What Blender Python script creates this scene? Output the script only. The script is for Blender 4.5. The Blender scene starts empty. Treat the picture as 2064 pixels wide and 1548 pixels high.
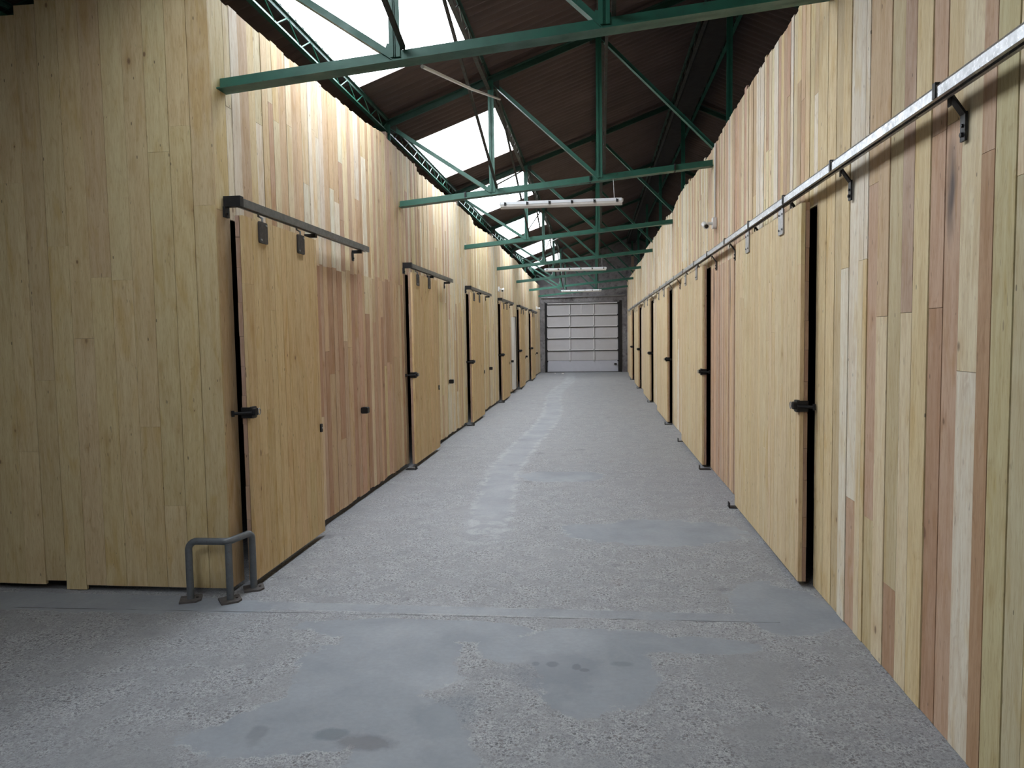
import bpy, bmesh, math, random
from mathutils import Vector, Matrix
random.seed(7)
C = bpy.context.scene.collection
scene = bpy.context.scene

# ---------------------------------------------------------------- camera
F = 1480.0; CX, CY = 1032.0, 774.0
right = Vector((0.99359917, 0.11186935, -0.01568261))
down = Vector((-0.00812938, -0.06765751, -0.99767549))
fwd = Vector((-0.11267036, 0.99141702, -0.06631502))
cam_data = bpy.data.cameras.new('camera'); cam = bpy.data.objects.new('camera', cam_data); C.objects.link(cam)
m = Matrix.Identity(4)
for i in range(3):
    m[i][0] = right[i]; m[i][1] = -down[i]; m[i][2] = -fwd[i]
m[0][3], m[1][3], m[2][3] = 0, 0, 1.6
cam.matrix_world = m
cam_data.sensor_fit = 'HORIZONTAL'; cam_data.sensor_width = 36.0; cam_data.lens = F/2064*36
cam_data.clip_start = 0.05; cam_data.clip_end = 200
scene.camera = cam

# ---------------------------------------------------------------- sky and exposure
world = bpy.data.worlds.new('overcast_sky'); scene.world = world; world.use_nodes = True
bg = world.node_tree.nodes['Background']
bg.inputs[0].default_value = (0.93, 0.965, 1.0, 1); bg.inputs[1].default_value = 7.5
scene.view_settings.view_transform = 'Standard'; scene.view_settings.look = 'None'
scene.view_settings.gamma = 1.0; scene.view_settings.use_curve_mapping = False
scene.view_settings.exposure = 1.1

# layout (metres; x right, y down the corridor, z up, camera above the origin)
XL, XR = -2.29, 1.34            # faces of the two plank walls
YF, YE, YB = 4.30, 31.0, -7.0   # corner wall, end wall, wall behind the camera
RIDGE = 1.52; SL = 0.36; SR = 0.46
def roof_z(x):
    zr = 5.12+SL*(RIDGE-.07)
    return 5.12+SL*(x-.07) if x <= RIDGE else zr-SR*(x-RIDGE)
HXL, HXR = -6.0, 5.1            # outer hall walls
SKY = [(-2.4, -.3), (2.3, 3.3), (5.0, 7.63), (9.93, 12.11), (13.70, 16.05), (18.2, 20.38), (22.95, 25.4), (27.5, 29.5)]  # first two are out of view, added and sized to light the foreground
SX0, SX1 = -2.44, -1.28
# portals: guide sampling of the sky through each skylight
for i, (a, b) in enumerate(SKY):
    ld = bpy.data.lights.new('skylight_portal', 'AREA'); ld.shape = 'RECTANGLE'
    ld.size = 1.16*math.sqrt(1+SL*SL); ld.size_y = b-a; ld.cycles.is_portal = True
    lo = bpy.data.objects.new('skylight_portal', ld); C.objects.link(lo)
    xc = (SX0+SX1)/2
    lo.location = (xc-.02, (a+b)/2, roof_z(xc)+.10)
    lo.rotation_euler = (0, -math.atan(SL), 0)

# ---------------------------------------------------------------- helpers
def tag(o, label=None, cat=None, group=None, kind=None):
    if label: o['label'] = label
    if cat: o['category'] = cat
    if group: o['group'] = group
    if kind: o['kind'] = kind
    return o
def empty(name, loc=(0, 0, 0), label=None, cat=None, group=None, kind=None):
    o = bpy.data.objects.new(name, None); C.objects.link(o); o.location = loc; o.empty_display_size = .1
    return tag(o, label, cat, group, kind)
class MB:
    def __init__(s): s.v = []; s.f = []; s.c = []; s.sm = []
    def add(s, vs, fs, col=None, smooth=False):
        n = len(s.v); s.v += [tuple(v) for v in vs]
        for f in fs: s.f.append(tuple(n+i for i in f)); s.c.append(col); s.sm.append(smooth)
        return s
    def box(s, x0, x1, y0, y1, z0, z1, col=None, skip=()):
        v = [(x0,y0,z0),(x1,y0,z0),(x1,y1,z0),(x0,y1,z0),(x0,y0,z1),(x1,y0,z1),(x1,y1,z1),(x0,y1,z1)]
        f = [(0,3,2,1),(4,5,6,7),(0,1,5,4),(1,2,6,5),(2,3,7,6),(3,0,4,7)]
        return s.add(v, [q for i, q in enumerate(f) if i not in skip], col)
    def bar(s, p, q, w, h, up=(0,0,1), col=None):
        p, q = Vector(p), Vector(q); d = (q-p).normalized(); u = Vector(up)
        if abs(d.dot(u)) > .99: u = Vector((0,1,0))
        a = d.cross(u).normalized(); b = a.cross(d).normalized()
        vs = [e+a*sx*w/2+b*sy*h/2 for e in (p, q) for sx, sy in ((-1,-1),(1,-1),(1,1),(-1,1))]
        return s.add(vs, [(3,2,1,0),(4,5,6,7),(0,1,5,4),(1,2,6,5),(2,3,7,6),(3,0,4,7)], col)
    def angle(s, p, q, w, t=.006, up=(0,0,1), flip=1):
        # double angle section: two L shapes back to back
        p, q = Vector(p), Vector(q); d = (q-p).normalized(); u = Vector(up)
        if abs(d.dot(u)) > .99: u = Vector((0,1,0))
        a = d.cross(u).normalized(); b = a.cross(d).normalized()
        for sg in (1, -1):
            s.bar(p+a*sg*(t), q+a*sg*(t), t, w, up)                      # vertical leg
            s.bar(p+a*sg*(w*.4)-b*flip*(w/2-t/2), q+a*sg*(w*.4)-b*flip*(w/2-t/2), w*.8, t, up)
        return s
    def tube(s, pts, r, n=10, caps=True, smooth=True, radii=None):
        pts = [Vector(p) for p in pts]; rings = []; prev = None
        for i, p in enumerate(pts):
            if i == 0: d = pts[1]-p
            elif i == len(pts)-1: d = p-pts[i-1]
            else: d = (pts[i+1]-p).normalized()+(p-pts[i-1]).normalized()
            d.normalize()
            if prev is None:
                a = d.cross(Vector((0,0,1)))
                if a.length < .1: a = d.cross(Vector((1,0,0)))
            else: a = prev-d*prev.dot(d)
            a.normalize(); prev = a; b = d.cross(a)
            rr = radii[i] if radii else r
            rings.append([p+(a*math.cos(2*math.pi*k/n)+b*math.sin(2*math.pi*k/n))*rr for k in range(n)])
        vs = [v for g in rings for v in g]; fs = []
        for i in range(len(rings)-1):
            for k in range(n):
                k2 = (k+1) % n; fs.append((i*n+k, i*n+k2, (i+1)*n+k2, (i+1)*n+k))
        s.add(vs, fs, None, smooth)
        if caps: s.add(rings[0], [tuple(reversed(range(n)))]); s.add(rings[-1], [tuple(range(n))])
        return s
    def build(s, name, mat, parent=None, label=None, cat=None, group=None, kind=None):
        me = bpy.data.meshes.new(name); o0 = Vector((0,0,0))
        vs = s.v
        if parent is None:
            xs = [v[0] for v in vs]; ys = [v[1] for v in vs]; zs = [v[2] for v in vs]
            o0 = Vector(((min(xs)+max(xs))/2, (min(ys)+max(ys))/2, min(zs)))
            vs = [tuple(Vector(v)-o0) for v in vs]
        me.from_pydata(vs, [], s.f)
        for p, sm in zip(me.polygons, s.sm): p.use_smooth = sm
        if any(c is not None for c in s.c):
            at = me.color_attributes.new('tone', 'FLOAT_COLOR', 'CORNER')
            for p, c in zip(me.polygons, s.c):
                c = c or (.5,.4,.3,.5)
                for li in p.loop_indices: at.data[li].color = c
        me.materials.append(mat); me.update()
        o = bpy.data.objects.new(name, me); C.objects.link(o); o.location = o0
        if parent is not None:
            o.parent = parent; o.location = (0,0,0)
        return tag(o, label, cat, group, kind)
def part(mb, name, mat, parent, label=None):
    """mesh given in world coordinates, parented to an un-rotated empty"""
    off = parent.location
    p = parent.parent
    while p is not None: off = off+p.location; p = p.parent
    mb.v = [tuple(Vector(v)-off) for v in mb.v]
    return mb.build(name, mat, parent, label)
def bolt(mb, p, axis, r=.008, h=.008, n=6):
    p = Vector(p); d = Vector(axis).normalized(); mb.tube([p, p+d*h], r, n, smooth=False); return mb
def roundbox(mb, c, sx, sy, sz, r, axis='x', seg=3):
    """box with four rounded corners, extruded along axis"""
    c = Vector(c); dims = dict(x=(sy, sz, sx), y=(sx, sz, sy), z=(sx, sy, sz))[axis]; a, b, h = dims; prof = []
    for qx, qy, st in ((1,1,0),(-1,1,90),(-1,-1,180),(1,-1,270)):
        for k in range(seg+1):
            t = math.radians(st+90*k/seg); prof.append((qx*(a/2-r)+r*math.cos(t), qy*(b/2-r)+r*math.sin(t)))
    def P(u, v, w):
        return c+Vector(dict(x=(w,u,v), y=(u,w,v), z=(u,v,w))[axis])
    n = len(prof); vs = [P(u,v,-h/2) for u,v in prof]+[P(u,v,h/2) for u,v in prof]
    fs = [(k,(k+1)%n,n+(k+1)%n,n+k) for k in range(n)]+[tuple(reversed(range(n))), tuple(range(n,2*n))]
    return mb.add(vs, fs)

# ---------------------------------------------------------------- materials
class NT:
    def __init__(s, name):
        s.m = bpy.data.materials.new(name); s.m.use_nodes = True; s.t = s.m.node_tree; s.n = s.t.nodes
        s.b = s.n['Principled BSDF']
    def node(s, ty, **kw):
        n = s.n.new(ty)
        for k, v in kw.items():
            if k.startswith('in'):
                key = k[2:]; key = int(key) if key.isdigit() else key
                s.set(n.inputs[key], v)
            else: setattr(n, k, v)
        return n
    def set(s, sock, v):
        if hasattr(v, 'default_value') or isinstance(v, bpy.types.NodeSocket): s.t.links.new(v, sock)
        else: sock.default_value = v
    def math(s, op, a, b=None, c=None, clamp=False):
        n = s.n.new('ShaderNodeMath'); n.operation = op; n.use_clamp = clamp
        for i, v in enumerate((a, b, c)):
            if v is not None: s.set(n.inputs[i], v)
        return n.outputs[0]
    def mix(s, f, a, b, mode='MIX'):
        n = s.n.new('ShaderNodeMix'); n.data_type = 'RGBA'; n.blend_type = mode
        s.set(n.inputs[0], f); s.set(n.inputs[6], a); s.set(n.inputs[7], b); return n.outputs[2]
    def noise(s, vec, scale, detail=3, rough=.5, dist=0, col=False):
        n = s.n.new('ShaderNodeTexNoise'); s.set(n.inputs['Vector'], vec); n.inputs['Scale'].default_value = scale
        n.inputs['Detail'].default_value = detail; n.inputs['Roughness'].default_value = rough; n.inputs['Distortion'].default_value = dist
        return n.outputs['Color' if col else 'Fac']
    def ramp(s, f, a, b, c0=0., c1=1.):
        n = s.n.new('ShaderNodeMapRange'); n.clamp = True; s.set(n.inputs[0], f); s.set(n.inputs[1], a); s.set(n.inputs[2], b)
        s.set(n.inputs[3], c0); s.set(n.inputs[4], c1); return n.outputs[0]
    def comb(s, x, y, z):
        n = s.n.new('ShaderNodeCombineXYZ')
        for i, v in enumerate((x, y, z)): s.set(n.inputs[i], v)
        return n.outputs[0]
    def pos(s):
        g = s.n.new('ShaderNodeNewGeometry'); x = s.n.new('ShaderNodeSeparateXYZ'); s.t.links.new(g.outputs['Position'], x.inputs[0])
        return g.outputs['Position'], x.outputs
    def bump(s, h, strength=.3, dist=.01):
        n = s.n.new('ShaderNodeBump'); n.inputs['Strength'].default_value = strength; n.inputs['Distance'].default_value = dist
        s.set(n.inputs['Height'], h); s.t.links.new(n.outputs[0], s.b.inputs['Normal'])

def wood_mat(name, knots=.5, stain=None, gain=1.0, sat=1.0):
    t = NT(name); P, xyz = t.pos()
    at = t.node('ShaderNodeAttribute', attribute_name='tone')
    seed = at.outputs['Alpha']
    u = t.math('ADD', xyz[0], xyz[1])                       # along the wall, whichever way it runs
    so = t.math('MULTIPLY', seed, 97.0)
    # wide lazy grain and fine fibres
    v1 = t.comb(t.math('MULTIPLY', u, 1.0), so, t.math('MULTIPLY', xyz[2], .09))
    g1 = t.noise(v1, 38, 4, .6, .6)
    g2 = t.noise(v1, 190, 2, .6)
    v2 = t.comb(u, so, t.math('MULTIPLY', xyz[2], .25))
    g3 = t.noise(v2, 9, 3, .5, .8)
    # knots
    kv = t.comb(t.math('MULTIPLY', u, 8.0), t.math('MULTIPLY', xyz[2], 4.6), so)
    vo = t.node('ShaderNodeTexVoronoi', inVector=kv); vo.inputs['Scale'].default_value = 1.0; vo.feature = 'F1'
    rnd = t.node('ShaderNodeSeparateColor'); t.set(rnd.inputs[0], vo.outputs['Color'])
    size = t.ramp(rnd.outputs[0], 1-knots, 1.0, 0.0, .135)
    kn = t.math('SUBTRACT', 1.0, t.math('DIVIDE', vo.outputs['Distance'], t.math('ADD', size, .0001)), clamp=True)
    kn = t.math('MULTIPLY', kn, t.math('GREATER_THAN', size, .015))
    kn = t.ramp(kn, 0., .45)
    halo = t.math('SUBTRACT', 1.0, t.math('DIVIDE', vo.outputs['Distance'], t.math('ADD', t.math('MULTIPLY', size, 3.2), .0001)), clamp=True)
    # nail dots
    nv = t.comb(t.math('MULTIPLY', u, 16.0), t.math('MULTIPLY', xyz[2], 5.0), t.math('ADD', so, 5.0))
    no = t.node('ShaderNodeTexVoronoi', inVector=nv); no.inputs['Scale'].default_value = 1.0
    nail = t.math('LESS_THAN', no.outputs['Distance'], .055)
    base = at.outputs['Color']
    c = t.mix(t.ramp(g1, .38, .72, 0, .6), base, (.76,.64,.50,1), 'MULTIPLY')
    c = t.mix(t.ramp(g2, .5, .75, 0, .45), c, (.62,.5,.38,1), 'MULTIPLY')
    c = t.mix(t.ramp(g3, .55, .70, 0, .5), c, (.84,.70,.42,1), 'MULTIPLY')
    c = t.mix(t.ramp(g3, .44, .26, 0, .42), c, (.80,.70,.62,1), 'MULTIPLY')
    g4 = t.noise(t.comb(u, so, t.math('MULTIPLY', xyz[2], .35)), 24, 4, .6, 1.0)
    c = t.mix(t.ramp(g4, .60, .74, 0, .42), c, (.66,.52,.42,1), 'MULTIPLY')
    c = t.mix(t.math('MULTIPLY', halo, .45), c, (.62,.44,.26,1), 'MULTIPLY')
    c = t.mix(t.math('MULTIPLY', kn, .75), c, (.15,.075,.04,1))
    fl = t.noise(t.comb(u, so, t.math('MULTIPLY', xyz[2], .16)), 75, 2, .5)
    c = t.mix(t.ramp(fl, .70, .76, 0, .6), c, (.20,.13,.08,1))
    c = t.mix(t.math('MULTIPLY', nail, .7), c, (.05,.035,.025,1))
    if stain:
        for (y0, z0, hy, hz, a) in stain:                   # dark drip marks below rusty brackets
            dy = t.math('DIVIDE', t.math('SUBTRACT', xyz[1], y0), hy); dz = t.math('DIVIDE', t.math('SUBTRACT', xyz[2], z0), hz)
            wob = t.math('MULTIPLY', t.math('SUBTRACT', t.noise(v2, 22, 3), .5), 1.3)
            d = t.math('SQRT', t.math('ADD', t.math('POWER', t.math('ABSOLUTE', t.math('ADD', dy, wob)), 2.0), t.math('POWER', t.math('ABSOLUTE', dz), 2.0)))
            c = t.mix(t.ramp(d, 1.0, .2, 0, a), c, (.05,.04,.045,1))
    hsv = t.node('ShaderNodeHueSaturation', inColor=c); hsv.inputs['Value'].default_value = gain; hsv.inputs['Saturation'].default_value = sat
    t.set(t.b.inputs['Base Color'], hsv.outputs[0])
    t.set(t.b.inputs['Roughness'], t.ramp(g1, .3, .7, .62, .8))
    t.bump(t.math('ADD', t.math('MULTIPLY', g1, .6), t.math('MULTIPLY', g2, .4)), .25, .004)
    return t.m

def simple(name, col, rough=.6, metal=0., var=.25, scale=12., bump=.0, col2=None, thr=(.5,.7)):
    t = NT(name); P, xyz = t.pos()
    n = t.noise(P, scale, 5, .6)
    c = t.mix(t.ramp(n, .3, .7, 0, var), (*col,1), (col[0]*.35,col[1]*.35,col[2]*.35,1))
    if col2: c = t.mix(t.ramp(t.noise(P, scale*2.3, 5, .65), thr[0], thr[1]), c, (*col2,1))
    t.set(t.b.inputs['Base Color'], c); t.b.inputs['Metallic'].default_value = metal
    t.set(t.b.inputs['Roughness'], t.ramp(n, .3, .7, rough-.08, min(1, rough+.12)))
    if bump: t.bump(n, bump, .005)
    return t.m

M = {}
M['planks'] = wood_mat('wall_planks', .45, stain=[(2.99, 2.12, .05, .24, .85), (7.55, 2.02, .05, .45, .75), (8.55, 2.05, .06, .35, .75)])
M['planks_left'] = wood_mat('wall_planks_left', .40)
M['planks_front'] = wood_mat('wall_planks_front', .6)
M['door_wood'] = wood_mat('door_planks', .35)
M['edge_wood'] = wood_mat('rough_sawn_edge', .2)
M['backing'] = simple('dark_backing', (.02,.017,.015), .95)
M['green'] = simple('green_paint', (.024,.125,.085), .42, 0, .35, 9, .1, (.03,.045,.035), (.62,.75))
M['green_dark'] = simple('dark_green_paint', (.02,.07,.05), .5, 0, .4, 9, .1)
M['gusset'] = simple('rusty_gusset', (.045,.05,.042), .7, 0, .5, 20, .1, (.05,.025,.015))
M['galv'] = simple('galvanised_steel', (.50,.51,.53), .33, .9, .45, 28, .08, (.62,.63,.65), (.55,.62))
M['track'] = simple('grey_track_steel', (.20,.21,.22), .38, .75, .3, 30)
M['black'] = simple('black_iron', (.012,.012,.014), .5, .3, .3, 30)
M['plate_dark'] = simple('dark_steel_plate', (.075,.068,.066), .55, .6, .3, 40, .05)
M['plate_light'] = simple('zinc_plate', (.42,.42,.43), .4, .8, .3, 40)
M['rail_paint'] = simple('grey_painted_pipe', (.135,.15,.165), .42, .1, .3, 25, .05, (.10,.09,.085), (.6,.7))
M['baseplate'] = simple('brown_grey_plate', (.10,.09,.088), .65, .1, .4, 30, .1)
M['white'] = simple('white_enamel', (.72,.74,.78), .35, 0, .08, 20)
M['white_plastic'] = simple('white_plastic', (.75,.74,.72), .45, 0, .08, 20)
M['cable'] = simple('pale_cable', (.88,.88,.87), .5, 0, .1, 20)
M['black_cable'] = simple('black_cable', (.01,.01,.012), .5)
M['timber'] = simple('weathered_timber', (.36,.25,.19), .8, 0, .4, 30, .2)
M['panel'] = simple('overhead_door_panel', (.52,.51,.535), .45, 0, .08, 6)
M['panel_low'] = simple('overhead_door_bottom_panel', (.52,.53,.60), .45, 0, .08, 6)
M['panel_rail'] = simple('overhead_door_stile', (.66,.65,.66), .4, .2, .1, 12)
M['lens'] = simple('dark_glass', (.01,.01,.012), .1)

# fibre cement roof
def roof_material():
    t = NT('fibre_cement_roof'); P, xyz = t.pos()
    n = t.noise(P, 1.3, 5, .6); s = t.noise(t.comb(t.math('MULTIPLY', xyz[0], .25), t.math('MULTIPLY', xyz[1], 4.0), xyz[2]), 3.0, 4, .6)
    c = t.mix(t.ramp(n, .3, .7), (.085,.061,.056,1), (.125,.09,.082,1))
    c = t.mix(t.ramp(s, .45, .75, 0, .5), c, (.06,.045,.042,1))
    t.set(t.b.inputs['Base Color'], c); t.b.inputs['Roughness'].default_value = .95
    t.bump(t.noise(P, 60, 3), .2, .004); return t.m
M['roof'] = roof_material()
M['ridge'] = simple('blackened_ridge', (.018,.015,.014), .95)
# clear corrugated sheet: lets the sky through, scatters a little
t = NT('skylight_sheet'); t.n.remove(t.b)
tr = t.node('ShaderNodeBsdfTransparent'); tr.inputs[0].default_value = (.93,.95,.97,1)
tl = t.node('ShaderNodeBsdfTranslucent'); tl.inputs[0].default_value = (.85,.88,.9,1)
mx = t.node('ShaderNodeMixShader'); mx.inputs[0].default_value = .35
t.t.links.new(tr.outputs[0], mx.inputs[1]); t.t.links.new(tl.outputs[0], mx.inputs[2])
t.t.links.new(mx.outputs[0], t.n['Material Output'].inputs[0]); M['skylight'] = t.m

def floor_material():
    t = NT('worn_aggregate_concrete'); P, xyz = t.pos()
    X, Y = xyz[0], xyz[1]
    P2 = t.comb(X, Y, 0.0)
    big = t.noise(P2, .55, 4, .55, .4); mid = t.noise(P2, 2.2, 6, .6, .3); fine = t.noise(P2, 40, 4, .6); dust = t.noise(P2, 7, 6, .68, .5)
    wob = t.math('MULTIPLY', t.math('SUBTRACT', t.noise(P2, 2.8, 6, .72), .5), 1.35)
    # smooth repair patches: (x, y, rx, ry, angle)
    sm = None
    for (cx, cy, rx, ry, a) in [(-1.05,3.40,.40,.46,0),(-1.15,2.88,.50,.27,20),(-.72,2.62,.24,.42,0),(-.95,3.84,.62,.16,0),(-.03,3.42,.29,.38,0),(.0,3.76,.42,.16,0),(-.38,3.62,.26,.17,0),(.50,3.74,.32,.10,0),(1.08,4.3,.30,.40,0),(.45,5.9,.75,.38,5),(-3.2,4.1,1.4,.15,0),(-.4,8.2,.5,.3,0)]:
        ca, sa = math.cos(math.radians(a)), math.sin(math.radians(a))
        dx = t.math('SUBTRACT', X, cx); dy = t.math('SUBTRACT', Y, cy)
        uu = t.math('DIVIDE', t.math('ADD', t.math('MULTIPLY', dx, ca), t.math('MULTIPLY', dy, sa)), rx)
        vv = t.math('DIVIDE', t.math('SUBTRACT', t.math('MULTIPLY', dy, ca), t.math('MULTIPLY', dx, sa)), ry)
        d = t.math('SQRT', t.math('ADD', t.math('MULTIPLY', uu, uu), t.math('MULTIPLY', vv, vv)))
        k = t.ramp(t.math('ADD', d, wob), 1.05, .98)
        sm = k if sm is None else t.math('MAXIMUM', sm, k)
    # trodden smooth strip winding down the corridor
    cxs = t.math('ADD', -.98, t.math('MULTIPLY', t.math('SINE', t.math('MULTIPLY', Y, .55)), .10))
    cxs = t.math('ADD', cxs, t.ramp(Y, 5.0, 9.0, .12, 0))
    sd = t.math('ABSOLUTE', t.math('SUBTRACT', X, cxs))
    strip = t.ramp(t.math('ADD', sd, t.math('MULTIPLY', wob, .16)), .24, .12)
    strip = t.math('MULTIPLY', strip, t.math('MULTIPLY', t.ramp(Y, 5.2, 6.6), t.ramp(Y, 30, 15, .35, 1)))
    sm = t.math('MAXIMUM', sm, t.math('MULTIPLY', strip, .9))
    bandj = t.ramp(t.math('ABSOLUTE', t.math('ADD', t.math('SUBTRACT', Y, 4.13), t.math('MULTIPLY', wob, .03))), .07, .05)
    sm = t.math('MAXIMUM', sm, t.math('MULTIPLY', bandj, .85))
    agg_mask = t.math('MULTIPLY', t.math('SUBTRACT', 1.0, sm), t.ramp(t.math('ADD', mid, t.math('MULTIPLY', big, .5)), .56, .74, .22, 1))
    # pebbles
    vw = t.n.new('ShaderNodeVectorMath'); vw.operation = 'ADD'; t.t.links.new(P2, vw.inputs[0]); nn = t.noise(P2, 70, 2, .5, 0, True); sc_ = t.n.new('ShaderNodeVectorMath'); sc_.operation = 'SCALE'; t.t.links.new(nn, sc_.inputs[0]); sc_.inputs['Scale'].default_value = .016; t.t.links.new(sc_.outputs[0], vw.inputs[1])
    v = t.node('ShaderNodeTexVoronoi', inVector=vw.outputs[0]); v.inputs['Scale'].default_value = 52; v.inputs['Randomness'].default_value = 1
    v.voronoi_dimensions = '3D'
    sc = t.node('ShaderNodeSeparateColor'); t.set(sc.inputs[0], v.outputs['Color'])
    peb = t.math('MULTIPLY', t.math('LESS_THAN', v.outputs['Distance'], t.ramp(sc.outputs[1], 0, 1, .16, .46)), t.ramp(sc.outputs[0], .25, .4))
    v2 = t.node('ShaderNodeTexVoronoi', inVector=vw.outputs[0]); v2.inputs['Scale'].default_value = 105
    sc2 = t.node('ShaderNodeSeparateColor'); t.set(sc2.inputs[0], v2.outputs['Color'])
    peb2 = t.math('MULTIPLY', t.math('LESS_THAN', v2.outputs['Distance'], .38), t.ramp(sc2.outputs[0], .45, .6))
    clus = t.noise(P2, 5.5, 5, .7, .6); hi = t.noise(P2, 85, 3, .7, 1.2)
    dens = t.ramp(clus, .38, .58, .30, 1)
    cem = t.mix(t.ramp(big, .35, .65), (.31,.305,.31,1), (.26,.26,.27,1))
    cem = t.mix(t.ramp(dust, .5, .72, 0, .6), cem, (.40,.39,.385,1))
    cem = t.mix(t.ramp(dust, .45, .3, 0, .5), cem, (.19,.19,.20,1))
    smooth = t.mix(t.ramp(mid, .35, .65), (.345,.36,.38,1), (.275,.29,.315,1))
    smooth = t.mix(t.ramp(dust, .5, .7, 0, .35), smooth, (.36,.36,.365,1))
    c = t.mix(sm, cem, smooth)
    c = t.mix(t.math('MULTIPLY', strip, .25), c, (.38,.37,.385,1))
    c = t.mix(t.ramp(fine, .3, .7, 0, .25), c, (.19,.19,.20,1))
    am = t.math('MULTIPLY', agg_mask, dens)
    c = t.mix(t.math('MULTIPLY', am, t.ramp(hi, .45, .60, .12, .9)), c, (.55,.54,.535,1))
    c = t.mix(t.math('MULTIPLY', am, t.ramp(hi, .45, .36, 0, .7)), c, (.13,.13,.14,1))
    pebc = t.mix(sc.outputs[2], (.085,.088,.10,1), (.26,.22,.205,1))
    c = t.mix(t.math('MULTIPLY', t.math('MULTIPLY', peb2, am), .7), c, (.12,.12,.13,1))
    c = t.mix(t.math('MULTIPLY', t.math('MULTIPLY', peb, am), .92), c, pebc)
    # pale crust round the edge of the patches
    crust = t.math('MULTIPLY', t.math('MULTIPLY', t.ramp(sm, .02, .4), t.ramp(sm, .95, .5)), t.ramp(clus, .45, .6))
    c = t.mix(t.math('MULTIPLY', crust, .6), c, (.50,.50,.50,1))
    # spots and stains
    sp = t.noise(P2, 3.1, 2, .4); c = t.mix(t.ramp(sp, .70, .74, 0, .4), c, (.14,.14,.155,1))
    rs = t.noise(P2, 1.7, 3, .5, .5); c = t.mix(t.ramp(rs, .68, .76, 0, .3), c, (.22,.15,.13,1))
    def spot(c, x, y, rx, ry, col, a):
        uu = t.math('DIVIDE', t.math('SUBTRACT', X, x), rx); vv = t.math('DIVIDE', t.math('SUBTRACT', Y, y), ry)
        d = t.math('SQRT', t.math('ADD', t.math('MULTIPLY', uu, uu), t.math('MULTIPLY', vv, vv)))
        return t.mix(t.ramp(t.math('ADD', d, t.math('MULTIPLY', wob, 1.6)), 1.15, .75, 0, a), c, col)
    for s in [(-.92,2.72,.12,.06,(.15,.14,.15,1),.6),(-1.08,2.77,.07,.05,(.13,.15,.17,1),.6),(-.22,3.47,.03,.03,(.10,.10,.12,1),.7),(-.30,3.47,.02,.025,(.10,.10,.12,1),.6),(-.10,3.45,.02,.03,(.10,.10,.12,1),.7),(-.06,3.42,.025,.02,(.10,.10,.12,1),.7),(.12,3.5,.06,.03,(.17,.18,.19,1),.5),(-.2,3.4,.25,.2,(.20,.21,.24,1),.5),(-.62,2.95,.14,.2,(.20,.22,.25,1),.5)]: c = spot(c, *s)
    # joint between the two slabs
    jd = t.math('ABSOLUTE', t.math('SUBTRACT', t.math('ADD', Y, t.math('MULTIPLY', t.math('SUBTRACT', t.noise(P2, 3, 3), .5), .035)), t.math('ADD', 4.06, t.math('MULTIPLY', X, .02))))
    joint = t.math('MULTIPLY', t.ramp(jd, .007, .002), t.ramp(t.noise(P2, 4, 2), .38, .55))
    joint = t.math('MULTIPLY', joint, t.math('LESS_THAN', X, 1.0))
    c = t.mix(t.math('MULTIPLY', joint, .85), c, (.05,.05,.055,1))
    c = t.mix(1.0, c, (.80,.835,.875,1), 'MULTIPLY')
    t.set(t.b.inputs['Base Color'], c)
    t.set(t.b.inputs['Roughness'], t.math('SUBTRACT', t.ramp(mid, .3, .7, .58, .72), t.math('MULTIPLY', sm, .03)))
    t.b.inputs['Specular IOR Level'].default_value = .45
    h = t.math('ADD', t.math('MULTIPLY', fine, .2), t.math('MULTIPLY', t.math('MULTIPLY', hi, am), 1.0))
    h = t.math('SUBTRACT', h, t.math('MULTIPLY', t.math('MULTIPLY', peb, am), .35))
    h = t.math('SUBTRACT', h, joint)
    t.bump(h, .55, .006)
    return t.m
M['floor'] = floor_material()

def wallconc(name, a, b, dark):
    t = NT(name); P, xyz = t.pos()
    n = t.noise(P, 1.6, 6, .65, .5); n2 = t.noise(P, 5, 6, .7, .3)
    c = t.mix(t.ramp(n, .35, .65), (*a,1), (*b,1)); c = t.mix(t.ramp(n2, .5, .68, 0, .75), c, (*dark,1))
    c = t.mix(t.ramp(n2, .38, .28, 0, .6), c, (.36,.36,.37,1))
    t.set(t.b.inputs['Base Color'], c); t.b.inputs['Roughness'].default_value = .9; t.bump(n2, .4, .02); return t.m
M['concrete'] = wallconc('stained_concrete_wall', (.15,.14,.15), (.27,.26,.27), (.045,.04,.042))
M['hall'] = wallconc('rendered_hall_wall', (.16,.155,.15), (.22,.21,.20), (.09,.085,.08))

# wood tones (linear)
PALE = (.76,.655,.455); CREAM = (.72,.59,.355); WHITE = (.79,.73,.61); YEL = (.68,.53,.25); PINK = (.58,.405,.285); TAN = (.63,.47,.305); DPINK = (.49,.315,.205); DOOR = (.68,.52,.285)
def jit(c, a=.07, h=.03):
    k = 1+random.uniform(-a, a)
    return tuple(max(0, x*k*(1+random.uniform(-h, h))) for x in c)
def tone(c, a=.07, h=.03): return (*jit(c, a, h), random.random())

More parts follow.
